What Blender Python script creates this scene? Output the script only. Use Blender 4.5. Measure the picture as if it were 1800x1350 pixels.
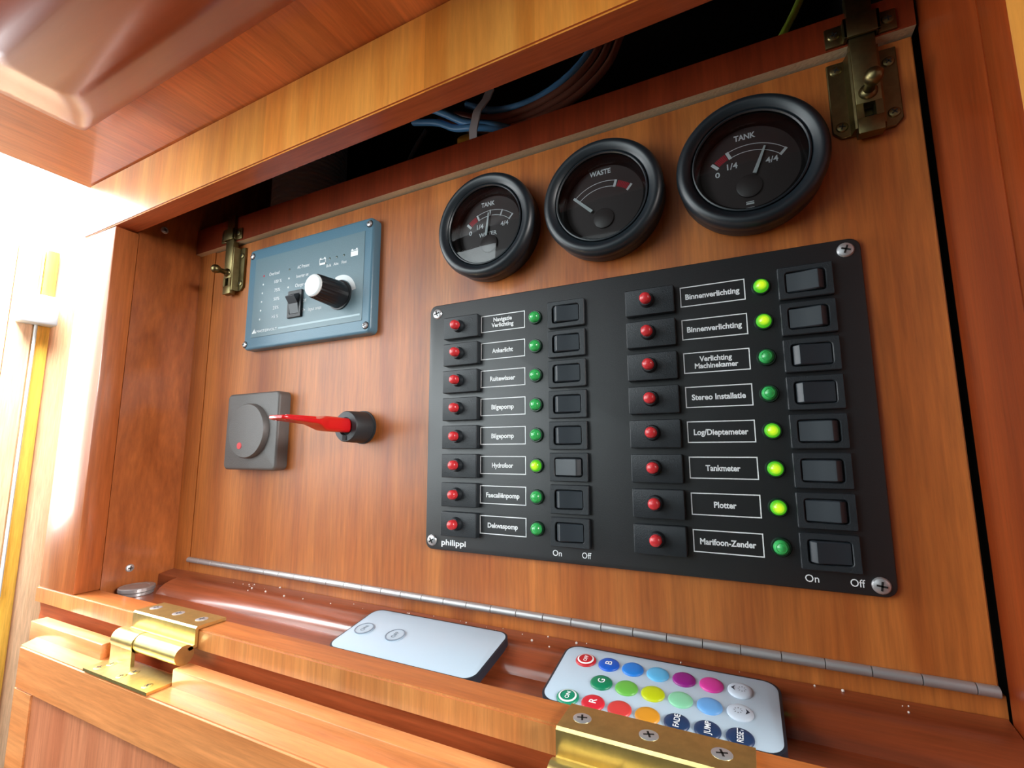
import bpy, bmesh, math, random
from mathutils import Vector, Matrix
random.seed(7)
S = bpy.context.scene
COL = S.collection
for o in list(bpy.data.objects):
    bpy.data.objects.remove(o)

# ------------------------------------------------------------------ camera
cam_d = bpy.data.cameras.new('camera'); cam = bpy.data.objects.new('camera', cam_d); COL.objects.link(cam)
cam_d.sensor_width = 36.0; cam_d.lens = 36.0 * 832.3234 / 1800.0
cam_d.clip_start = 0.005; cam_d.clip_end = 50
Rx = Vector((0.8973, 0.4415, -0.0034)); Fw = Vector((-0.43685, 0.88897, 0.13748)).normalized()
Rx = (Rx - Fw * Rx.dot(Fw)).normalized(); Up = Rx.cross(Fw)
M = Matrix((Rx, Up, -Fw)).transposed().to_4x4()
M.translation = Vector((0.1561263, -0.21533415, -0.08048506))
cam.matrix_world = M
S.camera = cam

# ------------------------------------------------------------------ light
S.view_settings.view_transform = 'Standard'; S.view_settings.look = 'None'
S.view_settings.exposure = 0.0; S.view_settings.gamma = 1.0
S.view_settings.use_curve_mapping = False
W = bpy.data.worlds.new('cabin_daylight'); S.world = W; W.use_nodes = True
bg = W.node_tree.nodes['Background']
bg.inputs[0].default_value = (1.0, 0.90, 0.80, 1); bg.inputs[1].default_value = 0.05

def area(name, loc, target, sx, sy, power, color):
    l = bpy.data.lights.new(name, 'AREA'); l.shape = 'RECTANGLE'; l.size = sx; l.size_y = sy
    l.energy = power; l.color = color
    o = bpy.data.objects.new(name, l); COL.objects.link(o); o.location = loc
    o.rotation_euler = (Vector(target) - Vector(loc)).to_track_quat('-Z', 'Y').to_euler()
    return o
# daylight through the cabin window on the left, and through the deck hatch overhead; two unseen lamps added
area('daylight_window', (-0.46, -0.54, 0.05), (-0.36, 0.0, -0.04), 0.50, 0.42, 4.2, (0.88, 0.98, 1.0))
area('added_glare_lamp', (-0.40, -1.50, 0.20), (0.0, 0.0, -0.06), 1.00, 0.70, 2.2, (0.84, 0.97, 1.0))  # unseen lamp, added to raise glare on the switch plate and rockers
area('daylight_porthole', (-0.56, -0.17, 0.07), (-0.15, -0.05, 0.0), 0.16, 0.54, 3.8, (0.95, 0.98, 1.0))
area('added_left_lamp', (-0.52, -0.12, 0.62), (-0.25, -0.06, -0.15), 0.40, 0.40, 40.0, (0.97, 0.98, 1.0))  # unseen lamp, added to brighten the far boards and the lower left
area('daylight_hatch', (-0.30, -0.75, 0.70), (-0.08, -0.05, -0.14), 0.40, 0.40, 2.0, (0.90, 0.97, 1.0))
area('daylight_deck_hatch', (-0.24, -0.40, 0.90), (-0.14, -0.08, -0.19), 0.50, 0.12, 12.0, (0.93, 0.97, 1.0))
area('daylight_window_right', (1.00, -0.30, 0.20), (-0.22, -0.03, -0.05), 0.30, 0.26, 14.0, (1.0, 0.98, 0.95))

# ------------------------------------------------------------------ materials
def L(r, g, b):
    f = lambda c: (c / 255 / 12.92) if c / 255 <= 0.04045 else ((c / 255 + 0.055) / 1.055) ** 2.4
    return (f(r), f(g), f(b), 1)

def mat(name, col, rough=0.5, metal=0.0, spec=0.5, coat=0.0, coat_r=0.1, emis=None, estr=0.0, bump=0.0, bscale=600, var=0.0):
    m = bpy.data.materials.new(name); m.use_nodes = True
    nt = m.node_tree; b = nt.nodes['Principled BSDF']
    b.inputs['Base Color'].default_value = col; b.inputs['Roughness'].default_value = rough
    b.inputs['Metallic'].default_value = metal; b.inputs['Specular IOR Level'].default_value = spec
    b.inputs['Coat Weight'].default_value = coat; b.inputs['Coat Roughness'].default_value = coat_r
    if emis:
        b.inputs['Emission Color'].default_value = emis; b.inputs['Emission Strength'].default_value = estr
    if bump or var:
        tc = nt.nodes.new('ShaderNodeTexCoord'); n = nt.nodes.new('ShaderNodeTexNoise')
        n.inputs['Scale'].default_value = bscale; n.inputs['Detail'].default_value = 4
        nt.links.new(tc.outputs['Object'], n.inputs['Vector'])
        if bump:
            bp = nt.nodes.new('ShaderNodeBump'); bp.inputs['Strength'].default_value = bump; bp.inputs['Distance'].default_value = 0.0004
            nt.links.new(n.outputs['Fac'], bp.inputs['Height']); nt.links.new(bp.outputs[0], b.inputs['Normal'])
        if var:
            mx = nt.nodes.new('ShaderNodeMix'); mx.data_type = 'RGBA'
            mx.inputs[6].default_value = tuple(c * (1 - var) for c in col[:3]) + (1,)
            mx.inputs[7].default_value = tuple(min(1, c * (1 + var)) for c in col[:3]) + (1,)
            nt.links.new(n.outputs['Fac'], mx.inputs[0]); nt.links.new(mx.outputs[2], b.inputs['Base Color'])
    return m

def wood(name, grain, dark, light, rough=0.33, coat=0.35, coat_r=0.14, across=55, along=4.0, leaf=0.0, leaf_amt=0.25, leaf_axis=0, seed=0.0, fine=0.5, dist=0.6):
    """varnished cherry; grain = axis the fibres run along (0 x, 1 y, 2 z)"""
    m = bpy.data.materials.new(name); m.use_nodes = True
    nt = m.node_tree; N = nt.nodes; K = nt.links; b = N['Principled BSDF']
    tc = N.new('ShaderNodeTexCoord')
    def mapped(a, l):
        mp = N.new('ShaderNodeMapping'); sc = [a, a, a]; sc[grain] = l
        mp.inputs['Scale'].default_value = sc; mp.inputs['Location'].default_value = (seed * 3.1, seed * 1.7, seed * 2.3)
        K.new(tc.outputs['Object'], mp.inputs['Vector']); return mp
    n1 = N.new('ShaderNodeTexNoise'); n1.inputs['Scale'].default_value = 1; n1.inputs['Detail'].default_value = 3; n1.inputs['Distortion'].default_value = dist
    K.new(mapped(across, along).outputs[0], n1.inputs['Vector'])
    n2 = N.new('ShaderNodeTexNoise'); n2.inputs['Scale'].default_value = 1; n2.inputs['Detail'].default_value = 5; n2.inputs['Roughness'].default_value = 0.65
    K.new(mapped(across * 11, along * 9).outputs[0], n2.inputs['Vector'])
    mid = tuple((a + c) / 2 for a, c in zip(dark, light))
    cr = N.new('ShaderNodeValToRGB'); e = cr.color_ramp.elements
    e[0].position = 0.25; e[0].color = dark; e[1].position = 0.75; e[1].color = light
    x = cr.color_ramp.elements.new(0.5); x.color = mid
    K.new(n1.outputs['Fac'], cr.inputs[0])
    hs = N.new('ShaderNodeHueSaturation'); K.new(cr.outputs[0], hs.inputs['Color'])
    v = N.new('ShaderNodeMath'); v.operation = 'MULTIPLY_ADD'; v.inputs[1].default_value = fine * 2; v.inputs[2].default_value = 1 - fine
    K.new(n2.outputs['Fac'], v.inputs[0])
    last = v
    if leaf:
        sp = N.new('ShaderNodeSeparateXYZ'); K.new(tc.outputs['Object'], sp.inputs[0])
        d = N.new('ShaderNodeMath'); d.operation = 'DIVIDE'; d.inputs[1].default_value = leaf; K.new(sp.outputs[leaf_axis], d.inputs[0])
        ad = N.new('ShaderNodeMath'); ad.operation = 'ADD'; ad.inputs[1].default_value = seed + 0.37; K.new(d.outputs[0], ad.inputs[0])
        fl = N.new('ShaderNodeMath'); fl.operation = 'FLOOR'; K.new(ad.outputs[0], fl.inputs[0])
        wn = N.new('ShaderNodeTexWhiteNoise'); wn.noise_dimensions = '1D'; K.new(fl.outputs[0], wn.inputs['W'])
        q = N.new('ShaderNodeMath'); q.operation = 'MULTIPLY_ADD'; q.inputs[1].default_value = leaf_amt * 2; q.inputs[2].default_value = 1 - leaf_amt
        K.new(wn.outputs['Value'], q.inputs[0])
        pr = N.new('ShaderNodeMath'); pr.operation = 'MULTIPLY'; K.new(v.outputs[0], pr.inputs[0]); K.new(q.outputs[0], pr.inputs[1]); last = pr
    K.new(last.outputs[0], hs.inputs['Value'])
    K.new(hs.outputs[0], b.inputs['Base Color'])
    bp = N.new('ShaderNodeBump'); bp.inputs['Strength'].default_value = 0.12; bp.inputs['Distance'].default_value = 0.0003
    K.new(n2.outputs['Fac'], bp.inputs['Height']); K.new(bp.outputs[0], b.inputs['Normal'])
    b.inputs['Roughness'].default_value = rough; b.inputs['Coat Weight'].default_value = coat; b.inputs['Coat Roughness'].default_value = coat_r
    return m

CH_D, CH_L = L(146, 62, 22), L(196, 104, 48)
M_board = wood('cherry_board', 2, L(154, 76, 24), L(200, 119, 52), leaf=0.047, leaf_amt=0.09, seed=1, rough=0.46, coat=0.3, coat_r=0.22)
M_strip_shaded = wood('cherry_strip_shaded', 2, L(112, 40, 18), L(140, 54, 26), seed=2)  # colour darkened to carry the shadow of the head rail
M_rail = wood('cherry_rail', 2, L(206, 118, 36), L(238, 166, 76), leaf=0.055, leaf_amt=0.14, seed=3, rough=0.36, coat=0.25, fine=0.3, across=42)
M_railu = wood('cherry_rail_underside', 0, L(172, 80, 42), L(200, 102, 56), seed=4)  # colour raised to stand in for missing bounce light
M_ceil = wood('cherry_ceiling', 1, L(182, 88, 34), L(216, 122, 62), leaf=0.036, leaf_amt=0.12, seed=5, across=40)
M_beam = wood('cherry_beam', 0, L(140, 58, 26), L(156, 70, 34), seed=6, fine=0.12, across=30, rough=0.3)
M_side = wood('cherry_side', 2, L(132, 66, 26), L(178, 100, 48), seed=7, across=34, along=9, dist=2.2)
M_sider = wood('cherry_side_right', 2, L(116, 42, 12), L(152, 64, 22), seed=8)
M_jamb = wood('cherry_jamb', 2, L(156, 80, 38), L(198, 118, 64), seed=9)
M_tray = wood('cherry_tray', 0, L(122, 54, 28), L(156, 78, 44), seed=10, rough=0.3, coat=0.6)
M_brail = wood('cherry_bottom_rail', 0, L(160, 84, 36), L(198, 118, 60), seed=11, rough=0.34)
M_flap = wood('cherry_flap', 0, L(190, 112, 58), L(222, 150, 92), seed=12, rough=0.36)
M_flapp = wood('cherry_flap_panel', 2, L(170, 96, 62), L(196, 124, 86), seed=13, rough=0.4)
M_mdf = mat('raw_ply_edge', L(212, 194, 158), 0.85, bump=0.4, bscale=900, var=0.18)
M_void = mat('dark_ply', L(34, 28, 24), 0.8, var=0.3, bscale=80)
M_brass = mat('polished_brass', L(216, 194, 126), 0.30, 0.9, bump=0.12, bscale=300, var=0.22)
M_brassd = mat('tarnished_brass', L(124, 112, 76), 0.38, 1.0, bump=0.15, bscale=400, var=0.25)
M_steel = mat('steel', L(196, 196, 198), 0.32, 0.65)
M_nickel = mat('hinge_steel', L(178, 176, 176), 0.36, 0.6, bump=0.08, bscale=900)
M_slot = mat('screw_recess', L(22, 20, 18), 0.7)
M_black = mat('black_plate', L(21, 25, 28), 0.42, bump=0.12, bscale=2600, spec=0.8)
M_blackp = mat('black_plastic', L(32, 38, 43), 0.46, bump=0.3, bscale=2000)
M_rock = mat('black_rocker', L(42, 50, 57), 0.42, spec=0.6)
M_pit = mat('black_recess', L(6, 6, 7), 0.8)
M_white = mat('white_print', L(246, 250, 252), 0.6)
M_whitep = mat('white_plastic', L(222, 230, 232), 0.35)
M_red = mat('red_button', L(214, 52, 58), 0.32, coat=0.4)
M_key = mat('red_key', L(214, 26, 32), 0.3, coat=0.4)
M_gled = mat('green_lens', L(60, 190, 98), 0.28, coat=0.6, spec=0.6)
M_gbez = mat('lamp_bezel', L(20, 50, 34), 0.3, coat=0.4)
M_gauge = mat('gauge_bezel', L(20, 31, 38), 0.42, spec=0.7)
M_gin = mat('gauge_inner', L(22, 24, 27), 0.2)
M_dial = mat('gauge_dial', L(62, 52, 52), 0.5)  # brown reflection of the warm cabin is put into this colour
M_hub = mat('gauge_hub', L(72, 64, 64), 0.4)
M_redp = mat('red_print', L(200, 40, 58), 0.6)
M_blue = mat('blue_panel', L(90, 128, 148), 0.32, bump=0.25, bscale=1500)
M_bluef = mat('blue_face', L(112, 138, 148), 0.36, bump=0.2, bscale=1800)
M_dim = mat('anthracite_plastic', L(94, 90, 88), 0.45, bump=0.3, bscale=1800)
M_silver = mat('remote_face', L(184, 204, 220), 0.32, spec=0.5)
M_rside = mat('remote_case', L(32, 38, 48), 0.4)
M_hose = mat('corrugated_plastic', L(200, 202, 210), 0.45)
M_cb = mat('blue_cable', L(110, 185, 245), 0.4)
M_cbr = mat('brown_cable', L(160, 104, 84), 0.45)
M_ck = mat('black_cable', L(52, 50, 50), 0.5)
M_cy = mat('yellow_sleeve', L(206, 146, 30), 0.5)
M_cg = mat('green_yellow_cable', L(150, 180, 60), 0.5, var=0.5, bscale=200)
M_tie = mat('cable_tie', L(226, 230, 232), 0.4)
M_dust = mat('dust', L(226, 214, 204), 0.9)
M_wallp = wood('pale_boards', 2, L(226, 176, 130), L(240, 204, 166), seed=14)
M_wally = wood('yellow_boards', 2, L(240, 178, 66), L(248, 200, 96), seed=15)
M_wallo = wood('amber_boards', 2, L(222, 150, 40), L(240, 176, 66), seed=16)
M_wallc = wood('cream_boards', 2, L(236, 206, 160), L(246, 226, 190), seed=17)
M_pane = mat('bright_window', (1, 1, 1, 1), 0.3, emis=(0.96, 0.98, 1, 1), estr=5.0)

def lit_lens():
    m = bpy.data.materials.new('lit_green_lens'); m.use_nodes = True; nt = m.node_tree; N = nt.nodes; K = nt.links; b = N['Principled BSDF']
    tc = N.new('ShaderNodeTexCoord'); ln = N.new('ShaderNodeVectorMath'); ln.operation = 'LENGTH'
    mp = N.new('ShaderNodeMapping'); mp.inputs['Scale'].default_value = (1, 0, 1); K.new(tc.outputs['Object'], mp.inputs[0]); K.new(mp.outputs[0], ln.inputs[0])
    mr = N.new('ShaderNodeMapRange'); mr.inputs[1].default_value = 0.0; mr.inputs[2].default_value = 0.0029; K.new(ln.outputs['Value'], mr.inputs[0])
    cr = N.new('ShaderNodeValToRGB'); e = cr.color_ramp.elements
    e[0].position = 0.30; e[0].color = (0.80, 1.0, 0.02, 1); e[1].position = 0.80; e[1].color = (0.06, 0.42, 0.01, 1)
    K.new(mr.outputs[0], cr.inputs[0]); K.new(cr.outputs[0], b.inputs['Emission Color']); b.inputs['Emission Strength'].default_value = 0.85
    b.inputs['Base Color'].default_value = (0.05, 0.3, 0.02, 1); b.inputs['Roughness'].default_value = 0.2; b.inputs['Coat Weight'].default_value = 0.5
    return m
M_glit = lit_lens()
def glass():
    m = bpy.data.materials.new('gauge_glass'); m.use_nodes = True; nt = m.node_tree; N = nt.nodes; K = nt.links
    N.remove(N['Principled BSDF']); o = N['Material Output']
    t = N.new('ShaderNodeBsdfTransparent'); t.inputs[0].default_value = (0.96, 0.97, 0.97, 1)
    g = N.new('ShaderNodeBsdfGlossy'); g.inputs['Roughness'].default_value = 0.03
    f = N.new('ShaderNodeFresnel'); f.inputs[0].default_value = 1.5
    x = N.new('ShaderNodeMixShader'); K.new(f.outputs[0], x.inputs[0]); K.new(t.outputs[0], x.inputs[1]); K.new(g.outputs[0], x.inputs[2]); K.new(x.outputs[0], o.inputs[0])
    return m
M_glass = glass()

# ------------------------------------------------------------------ mesh helpers
def bm_box(bm, x0, x1, y0, y1, z0, z1, bev=0.0, seg=2):
    vs = [bm.verts.new(p) for p in ((x0, y0, z0), (x1, y0, z0), (x1, y1, z0), (x0, y1, z0), (x0, y0, z1), (x1, y0, z1), (x1, y1, z1), (x0, y1, z1))]
    fs = [bm.faces.new([vs[i] for i in f]) for f in ((3, 2, 1, 0), (4, 5, 6, 7), (0, 1, 5, 4), (1, 2, 6, 5), (2, 3, 7, 6), (3, 0, 4, 7))]
    if bev:
        es = list({e for f in fs for e in f.edges})
        bmesh.ops.bevel(bm, geom=es, offset=bev, segments=seg, affect='EDGES', profile=0.5)

def box(*a, **k):
    bm = bmesh.new(); bm_box(bm, *a, **k); return bm

def bm_extrude(bm, pts, axis, a0, a1):
    """closed polygon pts in the plane of the two other axes, extruded along axis from a0 to a1"""
    def mk(p, a):
        if axis == 0: return (a, p[0], p[1])
        if axis == 1: return (p[0], a, p[1])
        return (p[0], p[1], a)
    A = [bm.verts.new(mk(p, a0)) for p in pts]; B = [bm.verts.new(mk(p, a1)) for p in pts]
    n = len(pts)
    fs = [bm.faces.new((A[i], A[(i + 1) % n], B[(i + 1) % n], B[i])) for i in range(n)]
    fs.append(bm.faces.new(A[::-1])); fs.append(bm.faces.new(B))
    bmesh.ops.recalc_face_normals(bm, faces=fs)

def prism(pts, axis, a0, a1):
    bm = bmesh.new(); bm_extrude(bm, pts, axis, a0, a1); return bm

def rrect(cx, cz, w, h, r, n=5):
    out = []
    for sx, sz, a in ((1, 1, 0), (-1, 1, 90), (-1, -1, 180), (1, -1, 270)):
        for k in range(n + 1):
            t = math.radians(a + 90 * k / n)
            out.append((cx + sx * (w / 2 - r) + r * math.cos(t), cz + sz * (h / 2 - r) + r * math.sin(t)))
    return out

def bm_loft(bm, loops, cap0=True, cap1=True):
    V = [[bm.verts.new(p) for p in l] for l in loops]; fs = []
    n = len(V[0])
    for a, b in zip(V, V[1:]):
        for i in range(n):
            fs.append(bm.faces.new((a[i], a[(i + 1) % n], b[(i + 1) % n], b[i])))
    if cap0: fs.append(bm.faces.new(V[0][::-1]))
    if cap1: fs.append(bm.faces.new(V[-1]))
    bmesh.ops.recalc_face_normals(bm, faces=fs)

def plate(cx, cz, w, h, r, y0, y1, bev=0.0006, n=6):
    """rounded plate: back at y0, front at y1 (y1 < y0), softened front edge"""
    bm = bmesh.new()
    lp = [[(x, y0, z) for x, z in rrect(cx, cz, w, h, r, n)]]
    for k in range(4):
        t = math.pi / 2 * k / 3
        d = bev * (1 - math.cos(t)); y = y1 + bev * (1 - math.sin(t))
        lp.append([(x, y, z) for x, z in rrect(cx, cz, w - 2 * d, h - 2 * d, max(r - d, 1e-5), n)])
    bm_loft(bm, lp); return bm

def ring_plate(cx, cz, w, h, r, iw, ih, ir, y0, y1, bev=0.0004, n=4, y_in=None):
    """bezel with a rounded opening"""
    bm = bmesh.new(); yi = y0 if y_in is None else y_in
    lp = [[(x, y0, z) for x, z in rrect(cx, cz, w, h, r, n)],
          [(x, y1 + bev, z) for x, z in rrect(cx, cz, w, h, r, n)],
          [(x, y1, z) for x, z in rrect(cx, cz, w - 2 * bev, h - 2 * bev, max(r - bev, 1e-5), n)],
          [(x, y1, z) for x, z in rrect(cx, cz, iw + 2 * bev, ih + 2 * bev, ir + bev, n)],
          [(x, y1 + bev, z) for x, z in rrect(cx, cz, iw, ih, ir, n)],
          [(x, yi, z) for x, z in rrect(cx, cz, iw, ih, ir, n)]]
    bm_loft(bm, lp, False, False); return bm

def lathe(prof, n=40, c=(0, 0, 0), axis=1, cap0=False, cap1=False, sx=1.0):
    """prof = [(radius, coordinate along axis)]"""
    bm = bmesh.new(); loops = []
    for r, h in prof:
        l = []
        for i in range(n):
            t = 2 * math.pi * i / n; a, b = r * math.cos(t) * sx, r * math.sin(t)
            p = (h, a, b) if axis == 0 else ((a, h, b) if axis == 1 else (a, b, h))
            l.append((p[0] + c[0], p[1] + c[1], p[2] + c[2]))
        loops.append(l)
    bm_loft(bm, loops, cap0, cap1); return bm

def tube(pts, r, n=10, closed_ends=True):
    bm = bmesh.new(); P = [Vector(p) for p in pts]; loops = []
    up = Vector((0.13, 0.31, 0.94))
    for i, p in enumerate(P):
        t = (P[min(i + 1, len(P) - 1)] - P[max(i - 1, 0)]).normalized()
        a = t.cross(up).normalized(); b = a.cross(t)
        loops.append([tuple(p + r * (math.cos(2 * math.pi * k / n) * a + math.sin(2 * math.pi * k / n) * b)) for k in range(n)])
    bm_loft(bm, loops, closed_ends, closed_ends); return bm

def spline(pts, n=8):
    P = [Vector(p) for p in pts]; P = [2 * P[0] - P[1]] + P + [2 * P[-1] - P[-2]]; out = []
    for i in range(1, len(P) - 2):
        for k in range(n):
            t = k / n; a, b, c, d = P[i - 1:i + 3]
            out.append(0.5 * ((2 * b) + (c - a) * t + (2 * a - 5 * b + 4 * c - d) * t * t + (3 * b - a - 3 * c + d) * t ** 3))
    out.append(P[-2]); return out

def finish(bm, angle=32):
    me = bpy.data.meshes.new('m'); bm.to_mesh(me); bm.free()
    me.shade_smooth(); me.set_sharp_from_angle(angle=math.radians(angle)); return me

def obj(name, src, m, parent=None, org=None, label=None, angle=32, kind=None):
    me = finish(src, angle) if isinstance(src, bmesh.types.BMesh) else src
    if m is not None and not me.materials: me.materials.append(m)
    me.name = name
    o = bpy.data.objects.new(name, me); COL.objects.link(o)
    if org is not None:
        me.transform(Matrix.Translation(-Vector(org)))
        if parent is None: o.location = org
    if parent is not None: o.parent = parent
    if label: o['label'] = label
    if kind: o['kind'] = kind
    return o

def tag(o, label, cat, group=None, kind=None):
    o['label'] = label; o['category'] = cat
    if group: o['group'] = group
    if kind: o['kind'] = kind
    return o

def thing(name, label, cat, loc, group=None):
    o = bpy.data.objects.new(name, None); COL.objects.link(o); o.location = loc; o.empty_display_size = 0.01
    return tag(o, label, cat, group)

def struct(name, src, m, angle=32):
    o = obj(name, src, m, angle=angle); o['kind'] = 'structure'; return o

_cap = {}
def text_mesh(s, cx, cz, y, cap, width=None, bold=0.0, align='CENTER', rot=0.0, depth=0.00006):
    """flat lettering in the XZ plane facing -Y; cap = capital height, width = total width"""
    def raw(t):
        cu = bpy.data.curves.new('t', 'FONT'); cu.body = t; cu.size = 1.0; cu.align_x = 'LEFT'; cu.offset = bold; cu.resolution_u = 3
        cu.space_line = 0.95; cu.align_x = 'CENTER' if '\n' in t else 'LEFT'
        ob = bpy.data.objects.new('t', cu); COL.objects.link(ob)
        dg = bpy.context.evaluated_depsgraph_get(); me = bpy.data.meshes.new_from_object(ob.evaluated_get(dg))
        bpy.data.objects.remove(ob); bpy.data.curves.remove(cu); return me
    if bold not in _cap:
        h = raw('H'); _cap[bold] = max(v.co.y for v in h.vertices) - min(v.co.y for v in h.vertices)
    me = raw(s)
    xs = [v.co.x for v in me.vertices]; ys = [v.co.y for v in me.vertices]
    sz = cap / _cap[bold]; w = (max(xs) - min(xs)); sx = (width / w) if width else sz
    mx = (max(xs) + min(xs)) / 2
    my = (_cap[bold] / 2) if '\n' not in s else (max(ys) + min(ys)) / 2
    ca, sa = math.cos(rot), math.sin(rot)
    for v in me.vertices:
        a, b = (v.co.x - mx) * sx, (v.co.y - my) * sz
        if align == 'LEFT': a += w * sx / 2
        v.co = (cx + a * ca - b * sa, y, cz + a * sa + b * ca)
    me.materials.clear()
    return me

def join_bms(*bms):
    out = bmesh.new()
    for b in bms:
        me = bpy.data.meshes.new('x'); b.to_mesh(me); b.free(); out.from_mesh(me); bpy.data.meshes.remove(me)
    return out

def quadstrip(pairs, y):
    """flat ribbon from a list of ((x,z),(x,z)) pairs at depth y, facing -Y"""
    bm = bmesh.new(); V = [(bm.verts.new((a[0], y, a[1])), bm.verts.new((b[0], y, b[1]))) for a, b in pairs]
    for (a, b), (c, d) in zip(V, V[1:]): bm.faces.new((a, b, d, c))
    bmesh.ops.recalc_face_normals(bm, faces=bm.faces); 
    return bm

def copy_tree(o, parent=None):
    c = o.copy(); COL.objects.link(c)
    if parent is not None: c.parent = parent
    for ch in list(o.children): copy_tree(ch, c)
    return c

def screw_head(parent, x, y, z, r, m=None, h=0.0012, rot=0.4, name='screw', axis='-Y'):
    """pan head with a cross slot; sits at surface y facing -Y (or facing +X / +Z)"""
    m = m or M_steel
    prof = [(r, 0), (r, -h * 0.25), (r * 0.86, -h * 0.7), (r * 0.5, -h), (r * 0.02, -h * 1.05)]
    b = lathe(prof, 20, cap1=True)
    c = bmesh.new()
    for k in range(2):
        t = rot + k * math.pi / 2; d = Vector((math.cos(t), 0, math.sin(t))); e = Vector((-math.sin(t), 0, math.cos(t)))
        q = [d * r * 0.55 + e * r * 0.11, -d * r * 0.55 + e * r * 0.11, -d * r * 0.55 - e * r * 0.11, d * r * 0.55 - e * r * 0.11]
        lo = [tuple(p + Vector((0, -h * 0.8, 0))) for p in q]; hi = [tuple(p + Vector((0, -h * 1.12, 0))) for p in q]
        bm_loft(c, [lo, hi])
    s = obj(name, b, m, parent); s.location = (x, y, z)
    t = obj('slot', c, M_slot, s)
    if axis == '+X': s.rotation_euler = (0, 0, math.pi / 2)
    if axis == '+Z': s.rotation_euler = (-math.pi / 2, 0, 0)
    return s

# ------------------------------------------------------------------ the setting
SL = 0.021                                # the head rail climbs slightly to the right
def zl(x): return 0.0793 + SL * (x + 0.05)   # lower edge of head rail
def zt(x): return 0.1206 + SL * (x + 0.05)   # upper edge = ceiling
YF, YB = -0.058, -0.0438
XL, XR = -0.2265, 0.2252

def sloped_box(x0, x1, y0, y1, zf0, zf1, bev=0.0008):
    bm = bmesh.new()
    P = [(x0, y0, zf0(x0)), (x1, y0, zf0(x1)), (x1, y1, zf0(x1)), (x0, y1, zf0(x0)), (x0, y0, zf1(x0)), (x1, y0, zf1(x1)), (x1, y1, zf1(x1)), (x0, y1, zf1(x0))]
    vs = [bm.verts.new(p) for p in P]
    fs = [bm.faces.new([vs[i] for i in f]) for f in ((3, 2, 1, 0), (4, 5, 6, 7), (0, 1, 5, 4), (1, 2, 6, 5), (2, 3, 7, 6), (3, 0, 4, 7))]
    if bev: bmesh.ops.bevel(bm, geom=list(bm.edges), offset=bev, segments=2, affect='EDGES')
    return bm

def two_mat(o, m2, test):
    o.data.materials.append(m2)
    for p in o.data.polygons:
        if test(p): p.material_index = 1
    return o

# head rail (face + underside, missing bounce light put into its colour)
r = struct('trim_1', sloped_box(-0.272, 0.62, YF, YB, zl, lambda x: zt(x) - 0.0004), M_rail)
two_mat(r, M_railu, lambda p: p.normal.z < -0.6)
# left stile, right stile
struct('trim_2', box(-0.272, XL, YF, YB, -0.1695, 0.0742, bev=0.0008), M_jamb)
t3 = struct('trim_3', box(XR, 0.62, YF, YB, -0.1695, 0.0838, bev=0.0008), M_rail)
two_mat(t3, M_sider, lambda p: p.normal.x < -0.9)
# bottom rail with rebated lower face
prof = [(YF, -0.1695), (YF, -0.1788), (YF + 0.0028, -0.1805), (YF + 0.0035, -0.1850), (YF + 0.0020, -0.200), (YF + 0.0020, -0.30), (YB, -0.30), (YB, -0.1695)]
b4 = prism(prof, 0, -0.275, 0.62)
bmesh.ops.bevel(b4, geom=[e for e in b4.edges if abs(e.verts[0].co.z + 0.1695) < 1e-4 and abs(e.verts[1].co.z + 0.1695) < 1e-4 and abs(e.calc_length()) > 0.1], offset=0.0007, segments=2, affect='EDGES')
o = struct('trim_4', b4, M_brail)
two_mat(o, wood('cherry_rail_front', 2, L(180, 108, 54), L(212, 146, 84), leaf=0.05, leaf_amt=0.1, seed=18), lambda p: p.normal.y < -0.9 and p.center.z > -0.1795)
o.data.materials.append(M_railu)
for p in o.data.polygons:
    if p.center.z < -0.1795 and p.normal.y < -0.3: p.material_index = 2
# side walls of the recess
struct('wall_left', box(-0.246, XL, YB, 0.10, -0.30, 0.24), M_side)
RR = 0.0015
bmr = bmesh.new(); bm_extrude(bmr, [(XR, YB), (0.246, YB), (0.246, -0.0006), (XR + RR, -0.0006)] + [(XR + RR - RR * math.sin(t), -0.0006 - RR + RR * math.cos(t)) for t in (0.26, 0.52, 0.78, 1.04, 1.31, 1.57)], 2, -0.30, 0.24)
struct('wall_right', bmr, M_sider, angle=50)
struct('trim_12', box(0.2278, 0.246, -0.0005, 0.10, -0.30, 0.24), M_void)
# fixed margin left of the hinged board, and fixed strip under the piano hinge
struct('trim_5', box(XL, -0.2083, 0.0, 0.016, -0.178, 0.0745), M_board)
struct('trim_6', box(-0.2083, XR, 0.0006, 0.016, -0.178, -0.1590), M_board)
# upper fixed strip, slightly proud, raw underside
def zs0(x): return 0.0762 + 0.012 * x
def zs1(x): return 0.0935 + 0.0 * x
st = struct('trim_7', sloped_box(XL, 0.2240, -0.0045, 0.014, zs0, zs1, bev=0.0), M_strip_shaded)
two_mat(st, M_mdf, lambda p: p.normal.z < -0.6)
# ceiling: underside of the locker above
struct('ceiling', sloped_box(-0.276, 0.62, -0.168, YB + 0.004, zt, lambda x: zt(x) + 0.014, bev=0.0004), M_ceil)
# cavity behind the board, closed by a dark box added to keep light out
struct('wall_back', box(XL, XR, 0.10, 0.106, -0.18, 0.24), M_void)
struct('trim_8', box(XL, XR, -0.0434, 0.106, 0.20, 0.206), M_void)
struct('trim_9', box(XL, XR, YB, YB + 0.003, 0.1280, 0.20), M_void)
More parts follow.
